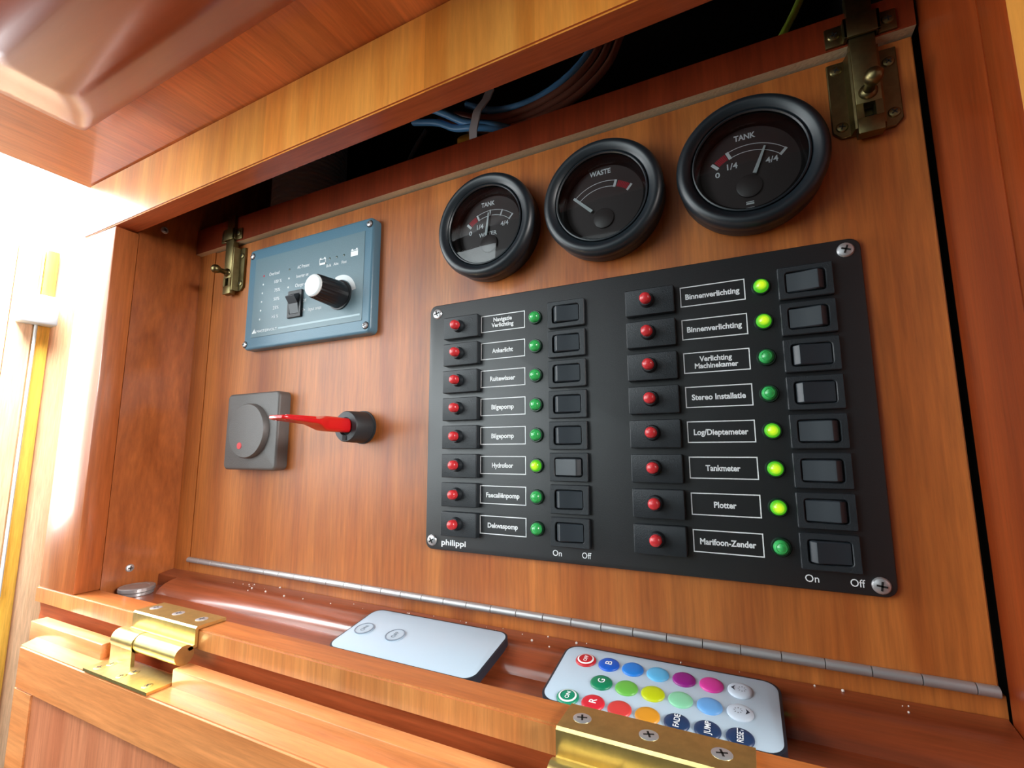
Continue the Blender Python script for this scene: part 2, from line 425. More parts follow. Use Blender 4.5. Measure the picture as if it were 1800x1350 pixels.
# tray floor and the rounded ledge along the board
struct('floor', box(XL, XR, YB, 0.0004, -0.182, -0.1745), M_tray)
led = [(0.0002, -0.1745), (-0.0228, -0.1745), (-0.0222, -0.1732), (-0.0205, -0.1712), (-0.0178, -0.1695), (-0.0145, -0.1682), (-0.0105, -0.1673), (-0.005, -0.1664), (0.0002, -0.1656)]
struct('trim_10', prism(led[::-1], 0, -0.2035, XR - 0.0004), M_tray, angle=50)
led2 = [(0.0002, -0.1745), (-0.0100, -0.1745), (-0.0098, -0.1674), (-0.005, -0.1664), (0.0002, -0.1656)]
struct('trim_11', prism(led2[::-1], 0, XL + 0.0002, -0.2037), M_tray, angle=50)

# rounded locker lip under the ceiling
bm = bmesh.new(); loops = []
for z, x0, yf, yn, rr in ((0.1200, -0.2020, -0.0905, -0.160, 0.004), (0.1178, -0.2000, -0.0910, -0.160, 0.005), (0.1150, -0.1900, -0.0935, -0.159, 0.007),
                          (0.1115, -0.1740, -0.0990, -0.156, 0.009), (0.1085, -0.1620, -0.1060, -0.151, 0.010), (0.1062, -0.1550, -0.1110, -0.147, 0.010), (0.1050, -0.1500, -0.1150, -0.1415, 0.009)):
    x1 = 0.40; cx, cy = (x0 + x1) / 2, (yf + yn) / 2
    loops.append([(x, y, z + SL * (x + 0.05) * (1 if z > 0.119 else 0.9)) for x, y in rrect(cx, cy, x1 - x0, yf - yn, rr, 6)])
bm_loft(bm, loops)
tag(obj('locker_lip', bm, M_beam, angle=60), 'rounded cherry wood lip running along under the ceiling at top left', 'moulding')

# far side of the cabin: boards and a bright window above them
WX = -0.70
struct('wall_far', box(WX - 0.03, WX - 0.004, -0.10, 0.40, -0.75, 0.197), M_wallc)
cols = [(-0.020, 0.0335, M_wallc), (0.0340, 0.0565, M_wallp), (0.0570, 0.0610, M_wallc), (0.0614, 0.0745, M_wally), (0.0750, 0.110, M_wallp), (0.1105, 0.16, M_wallc)]
wf = bpy.data.objects['wall_far']
for i, (a, b_, m) in enumerate(cols):
    obj('board', box(WX - 0.004, WX + (0.006 if i % 2 else 0.002), a, b_, -0.75, 0.196, bev=0.0015), m, wf)
win = struct('window_1', box(WX - 0.034, WX - 0.02, -0.30, 0.60, 0.197, 0.205), M_wallc)
obj('window_pane', box(WX - 0.032, WX - 0.028, -0.30, 0.60, 0.205, 0.90), M_pane, win)

# ------------------------------------------------------------------ instrument board
ib = thing('instrument_board', 'large cherry veneer board hinged along its lower edge, carrying gauges and switches', 'panel', (0, 0, -0.157))
bb = sloped_box(-0.2075, 0.2236, 0.0, 0.012, lambda x: -0.1566, lambda x: 0.0755 + 0.012 * x, bev=0.0004)
obj('board_panel', bb, M_board, ib, org=(0, 0, -0.157))

# ------------------------------------------------------------------ switch panel
SPX, SPZ = 0.1, -0.066
sp = thing('switch_panel', 'large black switch panel with two columns of eight breakers, lamps and rocker switches', 'switch panel', (SPX, 0, SPZ))
ORG = (SPX, 0, SPZ)
PY = -0.0022
obj('panel_plate', plate(0.1, -0.066, 0.2, 0.132, 0.004, 0, PY, 0.0005), M_black, sp, org=ORG)
for i, (x, z) in enumerate(((0.0052, -0.0050), (0.1951, -0.0045), (0.0043, -0.1274), (0.1953, -0.1281))):
    screw_head(sp, x - SPX, PY, z - SPZ, 0.0029, rot=0.3 + i * 0.9)

def breaker_mesh():
    return join_bms(plate(0, 0, 0.0213, 0.0121, 0.0006, 0, -0.0034, 0.0004, 3), lathe([(0.0034, -0.0030), (0.0034, -0.0040), (0.0030, -0.0048), (0.0029, -0.0060), (0.0021, -0.0060)], 20, (-0.0010, 0, 0.0004)))
def button_mesh():
    return lathe([(0.0024, 0), (0.0024, -0.0026), (0.0021, -0.0034), (0.0013, -0.0039), (0.0002, -0.0041)], 20, cap1=True)
me_brk = finish(breaker_mesh()); me_btn = finish(button_mesh(), 50)
def frame_mesh(hw):
    bm = bmesh.new(); hh, t = 0.0045, 0.00042
    for x0, x1, z0, z1 in ((-hw, hw, hh - t, hh), (-hw, hw, -hh, -hh + t), (-hw, -hw + t, -hh + t, hh - t), (hw - t, hw, -hh + t, hh - t)):
        bm_box(bm, x0, x1, -0.00012, 0, z0, z1)
    return bm
me_fr = finish(frame_mesh(0.01285))
me_bez = finish(lathe([(0.0036, 0), (0.0036, -0.0006), (0.0033, -0.0012), (0.0029, -0.0012), (0.0027, -0.0006)], 24, cap0=True))
me_lens = finish(lathe([(0.0028, 0), (0.0028, -0.0011), (0.0025, -0.0020), (0.0018, -0.0027), (0.0017, -0.0025), (0.0009, -0.0030), (0.0001, -0.0031)], 24, cap1=True), 40)
me_rfr = finish(ring_plate(0, 0, 0.0188, 0.0132, 0.0006, 0.0136, 0.0086, 0.0012, 0, -0.0022, 0.0003))
me_pit = finish(plate(0, 0, 0.0150, 0.0100, 0.0012, 0.0, -0.0003, 0.0001, 3))
def rocker_mesh(flip):
    # profile in x (low end at -x): long face rising to +x, then a short facet falling away
    P = [(-0.0064, -0.0004), (-0.0064, -0.0018), (-0.0040, -0.0021), (0.0, -0.0027), (0.0034, -0.0036), (0.0041, -0.0037), (0.0047, -0.0034), (0.0062, -0.0017), (0.0064, -0.0004)]
    bm = bmesh.new(); loops = []
    for z, k in ((-0.0040, 0.0), (-0.0036, 1.0), (0.0036, 1.0), (0.0040, 0.0)):
        bow = 0.93 if abs(z) > 0.0038 else 1.0
        loops.append([((-x if flip else x) * bow, y + (0.0005 if k == 0 and y < -0.001 else 0), z) for x, y in P])
    bm_loft(bm, loops); return bm
me_rk_on = finish(rocker_mesh(False), 25); me_rk_off = finish(rocker_mesh(True), 25)
for me, m in ((me_brk, M_blackp), (me_btn, M_red), (me_fr, M_white), (me_bez, M_gbez), (me_rfr, M_blackp), (me_pit, M_pit), (me_rk_on, M_rock), (me_rk_off, M_rock)):
    me.materials.append(m)
me_lens_on = me_lens.copy(); me_lens.materials.append(M_gled); me_lens_on.materials.append(M_glit)

Z0, DZ = -0.0146, 0.0147
left = [('Navigatie\nVerlichting', .0128, 0), ('Ankerlicht', .0121, 0), ('Ruitewisser', .0145, 0), ('Bilgepomp', .0128, 0), ('Bilgepomp', .0128, 0), ('Hydrofoor', .0119, 1), ('Faecali\u00ebnpomp', .0186, 0), ('Dekwaspomp', .0166, 0)]
right = [('Binnenverlichting', .0214, 1), ('Binnenverlichting', .0214, 1), ('Verlichting\nMachinekamer', .0168, 0), ('Stereo Installatie', .0206, 0), ('Log/Dieptemeter', .0206, 1), ('Tankmeter', .0130, 1), ('Plotter', .0083, 1), ('Marifoon-Zender', .0204, 0)]
for xb, xf, xl_, xr_, rows in ((0.0222, 0.0460, 0.0646, 0.0813, left), (0.1211, 0.14675, 0.1654, 0.1808, right)):
    for i, (s, w, on) in enumerate(rows):
        z = Z0 - i * DZ
        def put(name, me, x, zz, y=PY, par=sp):
            o = obj(name, me, None, par)
            o.location = (x - SPX, y, zz - SPZ) if par is sp else (x, y, zz)
            return o
        bk = put('breaker', me_brk, xb, z - 0.0005)
        put('reset_button', me_btn, -0.0010, 0.0004, -0.0055, bk)
        fr = put('label_frame', me_fr, xf, z)
        cap = 0.00245 if '\n' not in s else 0.0021
        t = text_mesh(s, 0, 0, -0.00012, cap if '\n' not in s else 0.0023, w, bold=0.03)
        obj('lettering', t, M_white, fr)
        lp = put('indicator_lamp', me_bez, xl_, z)
        ln = put('lens', me_lens_on if on else me_lens, 0, 0, -0.0006, lp)
        if on: lp['label'] = 'indicator lamp glowing bright yellow-green'
        rf = put('rocker_switch', me_rfr, xr_, z - 0.0005)
        put('recess', me_pit, 0, 0, 0.0, rf)
        put('rocker', me_rk_on if on else me_rk_off, 0, 0, 0.0, rf)
for s, x, z, w in (('On', 0.0744, -0.1278, 0.0044), ('Off', 0.0885, -0.1277, 0.0043), ('On', 0.1746, -0.1279, 0.0044), ('Off', 0.1885, -0.1280, 0.0044)):
    obj('lettering', text_mesh(s, x - SPX, z - SPZ, PY - 0.0001, 0.0026, w, bold=0.004), M_white, sp)
obj('maker_lettering', text_mesh('philippi', 0.0176 - SPX, -0.1278 - SPZ, PY - 0.0001, 0.0029, 0.0148, bold=0.022), M_white, sp)

# ------------------------------------------------------------------ gauges
def arc_pairs(c, r0, r1, a0, a1, n=24):
    out = []
    for k in range(n + 1):
        t = math.radians(a0 + (a1 - a0) * k / n); d = (math.cos(t), math.sin(t))
        out.append(((c[0] + r0 * d[0], c[1] + r0 * d[1]), (c[0] + r1 * d[0], c[1] + r1 * d[1])))
    return out
def bar(p, q, w0, w1, y):
    p, q = Vector(p), Vector(q); n = (q - p).normalized(); n = Vector((-n.y, n.x))
    return quadstrip([((p + n * w0 / 2)[:], (p - n * w0 / 2)[:]), ((q + n * w1 / 2)[:], (q - n * w1 / 2)[:])], y)
BEZ = [(0.0262, 0.0), (0.0272, -0.0030), (0.0270, -0.0062), (0.0268, -0.0070), (0.0275, -0.0082)] + \
      [(0.0247 + 0.0030 * math.cos(t), -0.0102 - 0.0040 * math.sin(t)) for t in [math.pi * k / 12 * 0.92 for k in range(0, 13)]] + \
      [(0.0217, -0.0116), (0.0217, -0.0126), (0.0212, -0.0128), (0.0208, -0.0122)]
INN = [(0.0212, -0.0126), (0.0209, -0.0118), (0.0192, -0.0100), (0.0188, -0.0055)]
DY = -0.0056
def gauge(cx, label, kind):
    cz = 0.036
    g = thing('gauge', label, 'gauge', (cx, 0, cz), 'round black tank gauges above the switch panel')
    obj('bezel', lathe([(r_ + 0.0007 if r_ > 0.0225 else r_, y_ * 1.04) for r_, y_ in BEZ], 72), M_gauge, g, angle=50)
    obj('inner_ring', lathe(INN, 64), M_gin, g, angle=50)
    obj('dial_face', lathe([(0.0206, DY + 0.0006), (0.0206, DY), (0.00005, DY)], 64, cap1=True), M_dial, g)
    C = (0.0, -0.0093); y = DY - 0.0001; ra, rb = 0.0172, 0.0204
    def pol(r, a): return (C[0] + r * math.cos(math.radians(a)), C[1] + r * math.sin(math.radians(a)))
    W_ = []
    if kind == 'water':
        aL, a1, aR = 133.5, 113, 49
        ticks = [(aL, .0013), (a1, .0010), (90, .0008), (69, .0008), (aR, .0008)]
    elif kind == 'tank':
        aL, a1, aR = 133.5, 113, 46.5
        ticks = [(aL, .0013), (a1, .0013), (aR, .0011)]
    else:
        aL, a1, aR = 134, 73, 50
        ticks = [(a1, .0012), (aR, .0011)]
    for a, w in ticks: W_.append(bar(pol(ra - .0002, a), pol(rb + .0002, a), w, w, y))
    if kind == 'waste':
        arcs = (a1, aL); redr = (aR + 2.5, a1 - 3)
    else:
        arcs = (aR, a1); redr = (a1 + 3, aL - 3)
    W_.append(quadstrip(arc_pairs(C, ra, ra + .0003, *arcs), y)); W_.append(quadstrip(arc_pairs(C, rb - .0003, rb, *arcs), y))
    obj('scale_marks', join_bms(*W_), M_white, g)
    n = 7; st_ = (redr[1] - redr[0]) / n
    obj('red_zone', join_bms(*[quadstrip(arc_pairs(C, ra + .0001, rb - .0001, redr[0] + k * st_, redr[0] + (k + 0.74) * st_, 2), y) for k in range(n)]), M_redp, g)
    def put(s, x, z, cap, w, rot=0, b=0.022): obj('lettering', text_mesh(s, x, z, y, cap, w, bold=b, rot=rot), M_white, g)
    if kind == 'waste': put('WASTE', -0.0016, 0.0160, 0.0026, 0.0104, b=0.034)
    else:
        put('TANK', -0.0008 if kind == 'tank' else -0.0013, 0.0150, 0.0026, 0.0082, b=0.032)
        put('0', -0.0121, 0.0004, 0.0024, 0.0019)
        put('1/4', -0.0062, 0.0030, 0.0027, 0.0041); put('4/4', 0.0086, 0.0020, 0.0026, 0.0046)
    if kind == 'water': put('WATER', -0.0014, -0.0021, 0.0024, 0.0108, b=0.016)
    if kind == 'tank':
        obj('base_marks', join_bms(*[bar((-0.0020, z_), (0.0010, z_), w_, w_, y) for z_, w_ in ((-0.0146, .0004), (-0.0154, .0007), (-0.0172, .0004))]), M_white, g)
    nd = {'water': ((-0.0019, -0.0030), (-0.0004, 0.0092)), 'waste': ((-0.0058, -0.0036), (-0.0146, 0.0050)), 'tank': ((0.0019, -0.0030), (0.0064, 0.0080))}[kind]
    p, q = Vector(nd[0]), Vector(nd[1]); d = (q - p).normalized(); nn = Vector((-d.y, d.x))
    bm = bmesh.new(); w0, w1 = 0.00075, 0.00038 if kind != 'waste' else 0.0006
    bm_loft(bm, [[(c.x, yy, c.y) for c in (p + nn * w0, p - nn * w0, q - nn * w1, q + nn * w1)] for yy in (y - 0.0009, y - 0.0013)])
    obj('needle', bm, M_whitep, g)
    obj('hub', lathe([(0.0049, y), (0.0049, y - 0.0008), (0.0045, y - 0.0010), (0.0001, y - 0.0011)], 32, (C[0] - 0.0004, 0, C[1] + 0.0014), cap1=True), M_hub, g)
    obj('glass', lathe([(0.0214, -0.0121), (0.0150, -0.0125), (0.0001, -0.0127)], 64, cap1=True), M_glass, g, angle=60)
    return g
gauge(0.0404, 'smallest looking leftmost gauge, marked TANK and WATER, needle near half', 'water')
gauge(0.1024, 'middle gauge marked WASTE with red zone at right and needle at left end', 'waste')
gauge(0.1643, 'rightmost gauge marked TANK, needle leaning right towards 4/4', 'tank')

# ------------------------------------------------------------------ inverter control panel
ix0, ix1, iz0, iz1 = -0.1565, -0.0405, -0.0112, 0.0622
icx, icz = (ix0 + ix1) / 2, (iz0 + iz1) / 2
ip = thing('inverter_panel', 'blue-grey inverter control panel with white-capped knob and black switch', 'control panel', (icx, 0, icz))
IO = (icx, 0, icz); IY = -0.0066
obj('housing', plate(icx, icz, ix1 - ix0, iz1 - iz0, 0.0035, 0, IY, 0.0018), M_blue, ip, org=IO)
obj('face_plate', plate(-0.0978, 0.0254, 0.1016, 0.0570, 0.0003, IY, IY - 0.00035, 0.00012, 2), M_bluef, ip, org=IO)
for i, (x, z) in enumerate(((-0.1528, 0.0572), (-0.0436, 0.0577), (-0.0439, -0.0066), (-0.1545, -0.0072))):
    obj('screw_well', lathe([(0.0024, IY - 0.0001), (0.0023, IY - 0.0002), (0.0020, IY + 0.0000)], 20, (x, 0, z), cap1=True), M_pit, ip, org=IO)
    screw_head(ip, x - icx, IY - 0.0001, z - icz, 0.0019, rot=i)
FY = IY - 0.00042
def it(s, x, z, cap, w, al='CENTER', b=0.0): obj('lettering', text_mesh(s, x - icx, z - icz, FY, cap, w, bold=b, align=al), M_white, ip)
it('Overload', -0.1283, 0.0404, 0.0023, 0.0102)
for k, (s, w) in enumerate((('100 %', .0072), ('75%', .0058), ('50%', .0058), ('25%', .0058), ('>5 %', .0066))):
    it(s, -0.1240 - 0.0002 * k, 0.0342 - k * 0.0062, 0.0022, w)
leds = [(-0.1388, 0.0402, M_redp)] + [(-0.1390 - 0.0003 * k, 0.0340 - k * 0.0062, M_whitep) for k in range(5)]
leds += [(-0.1131, 0.0404, M_gbez), (-0.1131, 0.0342, M_whitep), (-0.1133, 0.0280, M_whitep), (-0.0760, 0.0412, M_gbez), (-0.0699, 0.0412, M_gbez), (-0.0637, 0.0412, M_gbez)]
for x, z, m in leds:
    obj('status_light', lathe([(0.0007, FY + 0.0003), (0.0007, FY - 0.0001), (0.0001, FY - 0.0003)], 12, (x - icx, 0, z - icz), cap1=True), m, ip)
it('AC Present', -0.1055, 0.0406, 0.0023, 0.0112, 'LEFT'); it('Inverter on', -0.1060, 0.0343, 0.0023, 0.0112, 'LEFT'); it('Charger on', -0.1066, 0.0281, 0.0023, 0.0112, 'LEFT')
it('Off', -0.0972, 0.0166, 0.0021, 0.0040); it('On', -0.0976, 0.0104, 0.0021, 0.0032); it('Input amps', -0.0930, 0.0100, 0.0023, 0.0118, 'LEFT')
for s, x in (('Bulk', -0.0765), ('Abs', -0.0703), ('Float', -0.0633)): it(s, x, 0.0367, 0.0019, 0.0042)
# brand strip
it('MASTERVOLT', -0.1425, 0.0008, 0.0018, 0.0205, 'LEFT')
bm = bmesh.new()
for tri in (((-0.1476, -0.0002), (-0.1452, -0.0002), (-0.1448, 0.0032)), ((-0.1449, -0.0002), (-0.1430, -0.0002), (-0.1446, 0.0024))):
    bm.faces.new([bm.verts.new((x - icx, FY, z - icz)) for x, z in tri])
obj('maker_mark', bm, M_white, ip)
obj('white_bar', box(-0.1208 - icx, -0.0485 - icx, FY, FY + 0.0002, 0.0002 - icz, 0.0014 - icz), mat('pale_print', L(176, 200, 208), 0.5), ip)
# battery symbols
def batt(x, z, full):
    bs = []
    w, h, t = 0.0058, 0.0040, 0.0004
    if full: bs.append(box(x - w / 2, x + w / 2, FY - 0.00005, FY + 0.0001, z - h / 2, z + h / 2 - 0.0008)); bs.append(box(x - w / 2, x + w / 2, FY - 0.00005, FY + 0.0001, z + h / 2 - 0.0004, z + h / 2))
    else:
        bs.append(box(x - w / 2, x + w / 2, FY - 0.00005, FY + 0.0001, z - h / 2, z - h / 2 + 0.0013))
        bs.append(box(x - w / 2, x + w / 2, FY - 0.00005, FY + 0.0001, z + h / 2 - t, z + h / 2))
        for s in (-1, 1): bs.append(box(x + s * (w / 2 - t / 2) - t / 2, x + s * (w / 2 - t / 2) + t / 2, FY - 0.00005, FY + 0.0001, z - h / 2, z + h / 2))
    for s in (-1, 1): bs.append(box(x + s * w * 0.32 - 0.0006, x + s * w * 0.32 + 0.0006, FY - 0.00005, FY + 0.0001, z + h / 2 + 0.0001, z + h / 2 + 0.0008))
    obj('battery_symbol', join_bms(*bs), M_white, ip)
batt(-0.0823 - icx, 0.0402 - icz, False); batt(-0.0550 - icx, 0.0410 - icz, True)
rs = obj('rocker_switch', ring_plate(0, 0, 0.0130, 0.0184, 0.0005, 0.0086, 0.0132, 0.0008, 0, -0.0014, 0.0003), M_blackp, ip); rs.location = (-0.1050 - icx, FY, 0.0151 - icz)
obj('recess', plate(0, 0, 0.0100, 0.0150, 0.0008, 0.0, -0.0002, 0.0001, 3), M_pit, rs)
bm = bmesh.new()
P = [(0.0064, -0.0003), (0.0064, -0.0010), (0.0, -0.0022), (-0.0040, -0.0052), (-0.0048, -0.0050), (-0.0064, -0.0016), (-0.0064, -0.0003)]
P = [(-a, b) for a, b in P]
bm_loft(bm, [[(x, y, z) for z, y in P] for x in (-0.0041, 0.0041)])
obj('rocker', bm, M_rock, rs, angle=25)
kx, kz = -0.0655, 0.0152
bm = bmesh.new(); loops = []
for rr, yy, fl in ((0.0094, 0, 0), (0.0094, -0.0016, 0), (0.0086, -0.0018, 0), (0.0085, -0.0030, 1), (0.0074, -0.0195, 1), (0.0070, -0.0204, 1)):
    loops.append([((rr - (0.0004 if fl and i % 2 else 0)) * math.cos(2 * math.pi * i / 48), yy, (rr - (0.0004 if fl and i % 2 else 0)) * math.sin(2 * math.pi * i / 48)) for i in range(48)])
bm_loft(bm, loops)
kn = obj('knob', bm, mat('knob_black', L(20, 24, 28), 0.35), ip); kn.location = (kx - icx, IY, kz - icz)
obj('knob_cap', lathe([(0.0067, -0.0200), (0.0067, -0.0212), (0.0060, -0.0218), (0.0001, -0.0219)], 32, cap1=True), M_whitep, kn, label='white disc capping the knob')
obj('dial_mark', quadstrip(arc_pairs((kx - icx, kz - icz), 0.0100, 0.0132, 10, 112, 20), FY), M_whitep, ip)

# ------------------------------------------------------------------ rotary dimmer
dm = thing('dimmer_switch', 'square charcoal rotary dimmer with round knob and red dot', 'switch', (-0.1392, 0, -0.0675))
obj('dimmer_plate', plate(0, 0, 0.0524, 0.0512, 0.0036, 0, -0.0086, 0.0016), M_dim, dm)
dk = obj('dimmer_knob', lathe([(0.0182, -0.0084), (0.0180, -0.0112), (0.0174, -0.0121), (0.0001, -0.0122)], 56, cap1=True), M_dim, dm)
obj('red_dot', lathe([(0.0023, -0.0120), (0.0022, -0.0124), (0.0001, -0.0124)], 20, (-0.0052, 0, -0.0098), cap1=True), M_red, dk)

# ------------------------------------------------------------------ key switch and its red key
ks = thing('key_switch', 'small black cylindrical battery isolator lock sticking out beside the square dimmer', 'switch', (-0.0485, 0, -0.067))
obj('lock_barrel', lathe([(0.0098, 0), (0.0098, -0.0012), (0.0093, -0.0014), (0.0089, -0.0136), (0.0084, -0.0144), (0.0052, -0.0146), (0.0050, -0.0120)], 40), mat('lock_plastic', L(40, 46, 50), 0.5, bump=0.2, bscale=1500), ks)
obj('keyway', join_bms(lathe([(0.0050, -0.0125), (0.0001, -0.0125)], 24, cap1=True), box(-0.0016, 0.0012, -0.0149, -0.0125, -0.0080, -0.0050)), M_pit, ks)
key = thing('isolator_key', 'bright red plastic key with flat handle standing in the black isolator lock', 'key', (-0.0485, -0.0146, -0.0665))
bm = bmesh.new()
def sec(y, cx, cz, w, h, r): return [(x, y, z) for x, z in rrect(cx, cz, w, h, r, 4)]
bm_loft(bm, [sec(0.0016, 0, 0, 0.0074, 0.0082, 0.0024), sec(-0.0150, 0, 0.0004, 0.0082, 0.0082, 0.0024), sec(-0.0172, 0, 0.0005, 0.0092, 0.0076, 0.0018), sec(-0.0215, 0.0003, 0.0008, 0.0120, 0.0040, 0.0010),
             sec(-0.0240, 0.0003, 0.0010, 0.0126, 0.0026, 0.0009), sec(-0.0420, 0.0002, 0.0020, 0.0126, 0.0022, 0.0009), sec(-0.0446, 0.0002, 0.0022, 0.0106, 0.0020, 0.0008), sec(-0.0452, 0.0002, 0.0022, 0.0090, 0.0012, 0.0004)])
obj('key_body', bm, M_key, key, angle=40)
obj('handle_rib', join_bms(box(0.0030, 0.0040, -0.0420, -0.0240, 0.0006, 0.0036, bev=0.0002), box(-0.0038, -0.0028, -0.0420, -0.0240, 0.0006, 0.0036, bev=0.0002)), M_key, key)

# ------------------------------------------------------------------ piano hinge
ph = thing('piano_hinge', 'long thin steel piano hinge along the foot of the instrument board', 'hinge', (0, -0.0012, -0.1574))
xs = [-0.2072]
while xs[-1] < 0.222: xs.append(min(xs[-1] + 0.0137, 0.2234))
for a, b_ in zip(xs, xs[1:]):
    obj('knuckle', lathe([(0.0015, a + 0.00008), (0.0018, a + 0.0002), (0.0018, b_ - 0.0002), (0.0015, b_ - 0.00008)], 14, axis=0, cap0=True, cap1=True), M_nickel, ph)
obj('hinge_pin', lathe([(0.0009, -0.2071), (0.0009, 0.2233)], 8, axis=0, cap0=True, cap1=True), M_slot, ph)

# ------------------------------------------------------------------ barrel bolts and keepers
def bolt(x0, zb, label, klabel, zk):
    bt = thing('barrel_bolt', label, 'bolt', (x0, 0, zb))
    bm = bmesh.new()
    pl = [(0.0028, 0), (0.0202, 0), (0.0228, 0.0028), (0.0228, 0.0330), (0, 0.0330), (0, 0.0028)]
    bm_extrude(bm, pl, 1, 0, -0.0016); bmesh.ops.bevel(bm, geom=list(bm.edges), offset=0.0003, segments=1, affect='EDGES')
    obj('base_plate', bm, M_brassd, bt)
    bm = bmesh.new()   # raised channel sides
    bm_extrude(bm, [(0.0058, -0.0014), (0.0066, -0.0058), (0.0076, -0.0062), (0.0076, -0.0014)], 2, 0.0, 0.0330)
    bm_extrude(bm, [(0.0172, -0.0014), (0.0164, -0.0058), (0.0154, -0.0062), (0.0154, -0.0014)], 2, 0.0, 0.0330)
    obj('guide_channel', bm, M_brassd, bt)
    # sliding bar with a slot near the lower end
    bm = bmesh.new()
    bm_box(bm, 0.0073, 0.0157, -0.0068, -0.0022, 0.0092, 0.058, bev=0.0004)
    bm_box(bm, 0.0073, 0.0157, -0.0068, -0.0022, -0.0028, 0.0036, bev=0.0004)
    bm_box(bm, 0.0073, 0.0096, -0.0068, -0.0022, 0.0034, 0.0094)
    bm_box(bm, 0.0134, 0.0157, -0.0068, -0.0022, 0.0034, 0.0094)
    obj('slide_bar', bm, M_brassd, bt)
    obj('bar_slot', box(0.0096, 0.0134, -0.0024, -0.0018, 0.0036, 0.0064), M_pit, bt)
    kb = lathe([(0.0032, -0.0066), (0.0030, -0.0076), (0.0019, -0.0084), (0.0017, -0.0118), (0.0026, -0.0132), (0.0032, -0.0150), (0.0029, -0.0168), (0.0018, -0.0180), (0.0001, -0.0184)], 24, (0.0115, 0, 0.0135), cap1=True)
    obj('knob', kb, M_brassd, bt, angle=50)
    for x, z in ((0.0030, 0.0295), (0.0200, 0.0270), (0.0032, 0.0045), (0.0200, 0.0055)):
        screw_head(bt, x, -0.0016, z, 0.0021, M_brassd, h=0.0008, rot=x * 900)
    kp = thing('bolt_keeper', klabel, 'keeper plate', (x0, -0.0045, zb + zk))
    bm = bmesh.new()
    bm_box(bm, -0.0002, 0.0066, -0.0012, 0, 0, 0.0085, bev=0.0002); bm_box(bm, 0.0164, 0.0230, -0.0012, 0, 0.0, 0.0085, bev=0.0002)
    bm_box(bm, 0.0056, 0.0068, -0.0040, 0, 0, 0.0085, bev=0.0002); bm_box(bm, 0.0162, 0.0174, -0.0040, 0, 0, 0.0085, bev=0.0002); bm_box(bm, 0.0056, 0.0174, -0.0040, -0.0029, 0, 0.0085, bev=0.0002)
    obj('keeper_loop', bm, M_brassd, kp)
    for x in (0.0027, 0.0203): screw_head(kp, x, -0.0012, 0.0046, 0.0021, M_brassd, h=0.0008, rot=x * 700)
bolt(0.1951, 0.0419, 'tarnished brass sliding bolt at top right above the black panel corner', 'brass keeper holding the bar of the right hand bolt on the upper strip', 0.0375)
bolt(-0.1925, 0.0366, 'tarnished brass sliding bolt left of the blue-grey panel, knob standing out', 'brass keeper above the left hand bolt in the dark corner', 0.0385)

